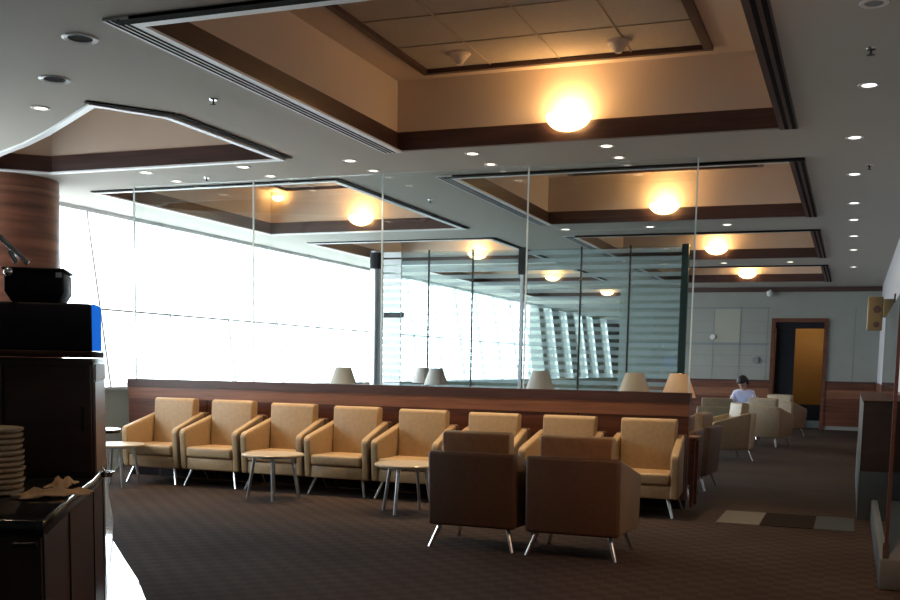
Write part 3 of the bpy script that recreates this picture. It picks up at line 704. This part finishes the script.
# local: faces -Y, seat at .45
body = [(0, .04, .56, (.16, .12)), (0, .04, .72, (.15, .11)), (0, .0, .90, (.17, .11)), (0, -.03, 1.03, (.13, .09)), (0, -.05, 1.10, .055), (0, -.085, 1.17, .055),
        (.17, -.02, 1.02, .062), (.24, -.10, .80, .05), (.12, -.32, .76, .038), (.06, -.37, .77, .03),
        (-.17, -.02, 1.02, .062), (-.24, -.10, .80, .05), (-.12, -.32, .74, .038), (-.06, -.37, .75, .03)]
be = [(0, 1), (1, 2), (2, 3), (3, 4), (4, 5), (3, 6), (6, 7), (7, 8), (8, 9), (3, 10), (10, 11), (11, 12), (12, 13)]
legs = [(0, 0, .56, .13), (.10, -.10, .55, .085), (.13, -.45, .53, .06), (.14, -.46, .12, .04), (.14, -.50, .05, .04), (.15, -.64, .035, .03), (-.10, -.10, .55, .085), (-.13, -.45, .53, .06), (-.14, -.46, .12, .04), (-.14, -.50, .05, .04), (-.15, -.64, .035, .03)]
le = [(0, 1), (1, 2), (2, 3), (3, 4), (4, 5), (0, 6), (6, 7), (7, 8), (8, 9), (9, 10)]
n0 = len(body)
allv = body+[(x, y, z, r_) for x, y, z, r_ in legs]; alle = be+[(a_+n0, b_+n0) for a_, b_ in le]+[(0, n0)]
pr = skinned('person', [(x, y, z+(.001 if i == n0 else 0), r_) for i, (x, y, z, r_) in enumerate(allv)], alle, 'skin')
tag(pr, 'person in pale blue shirt with short dark hair seated in an armchair, head bowed', 'person')
pr.location = (-2.13, 23.07, 0)
def grow(o, k):
    for i in range(len(o.data.vertices)):
        s_ = o.data.skin_vertices[0].data[i]; s_.radius = (s_.radius[0]+k, s_.radius[1]+k)
sh = [v for i, v in enumerate(body)]; sh = [(x, y, z, r_) for x, y, z, r_ in sh[:4]]+[sh[4][:3]+(.05,)]+sh[6:9]+sh[10:13]
shirt = skinned('shirt', sh, [(0, 1), (1, 2), (2, 3), (3, 4), (3, 5), (5, 6), (6, 7), (3, 8), (8, 9), (9, 10)], 'shirt', pr); grow(shirt, .014)
tr_ = skinned('trousers', [legs[i] for i in (0, 1, 2, 3, 6, 7, 8)], [(0, 1), (1, 2), (2, 3), (0, 4), (4, 5), (5, 6)], 'trouser', pr); grow(tr_, .012)
for s_ in (1, -1): skinned('shoe', [(s_*.14, -.47, .05, .05), (s_*.145, -.56, .045, .048), (s_*.15, -.66, .035, .035)], [(0, 1), (1, 2)], 'black', pr)
# head: egg with face, tilted forward
hd = B(); bmesh.ops.create_uvsphere(hd, u_segments=24, v_segments=16, radius=1)
for v_ in hd.verts:
    x, y, z = v_.co; k = 1-.28*max(0, -z)
    X, Y_, Z = x*.078*k, y*.098*(1-.12*max(0, -z)), z*.122
    if y < 0:   # features
        Y_ -= .022*math.exp(-((x/.16)**2+((z+.12)/.22)**2))       # nose
        Y_ += .010*(math.exp(-(((x-.38)/.2)**2+((z-.08)/.14)**2))+math.exp(-(((x+.38)/.2)**2+((z-.08)/.14)**2)))
        Y_ -= .006*math.exp(-((x/.3)**2+((z+.5)/.08)**2))
    v_.co = (X, Y_, Z)
Mh = Matrix.Translation((-.02, -.15, 1.235)) @ Matrix.Rotation(-.35, 4, 'Z') @ Matrix.Rotation(.7, 4, 'X') @ Matrix.Scale(1.12, 4)
bmesh.ops.transform(hd, matrix=Mh, verts=hd.verts); obj('head', hd, 'skin', pr, smooth=True)
hr = B(); bmesh.ops.create_uvsphere(hr, u_segments=24, v_segments=16, radius=1)
dele = []
for v_ in hr.verts:
    x, y, z = v_.co
    v_.co = (x*.088, y*.106+.008, z*.128+.010)
    if (y < -.4 and z < .25) or z < -.45: dele.append(v_)
bmesh.ops.delete(hr, geom=dele, context='VERTS'); bmesh.ops.transform(hr, matrix=Mh, verts=hr.verts)
ho = obj('hair', hr, 'hair', pr, smooth=True); q = ho.modifiers.new('thick', 'SOLIDIFY'); q.thickness = .022; q.offset = 1
for s_ in (1, -1):
    e = B(); bmesh.ops.create_icosphere(e, subdivisions=2, radius=.011, matrix=Mh @ Matrix.Translation((s_*.030, -.088, .010))); obj('eye', e, 'black', pr, smooth=True)
    e = B(); bmesh.ops.create_icosphere(e, subdivisions=2, radius=1, matrix=Mh @ Matrix.Translation((s_*.080, .005, -.01)) @ Matrix.Diagonal((.012, .02, .032, 1))); obj('ear', e, 'skin', pr, smooth=True)
e = B(); bmesh.ops.create_icosphere(e, subdivisions=2, radius=1, matrix=Mh @ Matrix.Translation((0, -.088, -.062)) @ Matrix.Diagonal((.024, .008, .006, 1))); obj('mouth', e, mat('lips', (.4, .15, .13), .5), pr, smooth=True)
for s_ in (1, -1):
    px_, py_, pz_ = s_*.06, -.37, .76
    hv = [(px_, py_, pz_, (.028, .018)), (px_-s_*.03, py_-.06, pz_-.005, (.034, .014))]; hedges = [(0, 1)]
    skinned('palm', hv, hedges, 'skin', pr)
    for k, (off, ln) in enumerate(((-.027, .062), (-.009, .072), (.009, .068), (.026, .052))):
        b0 = (px_-s_*.03+off, py_-.065, pz_-.005)
        skinned('finger', [(*b0, .009), (b0[0], b0[1]-ln*.5, b0[2]-.006, .008), (b0[0], b0[1]-ln*.8, b0[2]-.026, .007), (b0[0], b0[1]-ln*.85, b0[2]-.045, .006)], [(0, 1), (1, 2), (2, 3)], 'skin', pr, sub=1)
    skinned('thumb', [(px_-s_*.02, py_-.02, pz_, .012), (px_-s_*.055, py_-.05, pz_+.006, .010), (px_-s_*.06, py_-.085, pz_, .008)], [(0, 1), (1, 2)], 'skin', pr, sub=1)
t = thing('open_magazine', 'open magazine held over the lap by the person in the pale shirt', 'magazine', (-2.13, 22.58, .78)); obj('pages', prism_x(B(), [(-.12, .0), (.12, .05), (.12, .058), (-.12, .008)], -.17, .17), 'label', t); obj('cover', prism_x(B(), [(-.125, -.005), (.125, .045), (.125, .049), (-.125, -.001)], -.175, .175), 'blue', t)
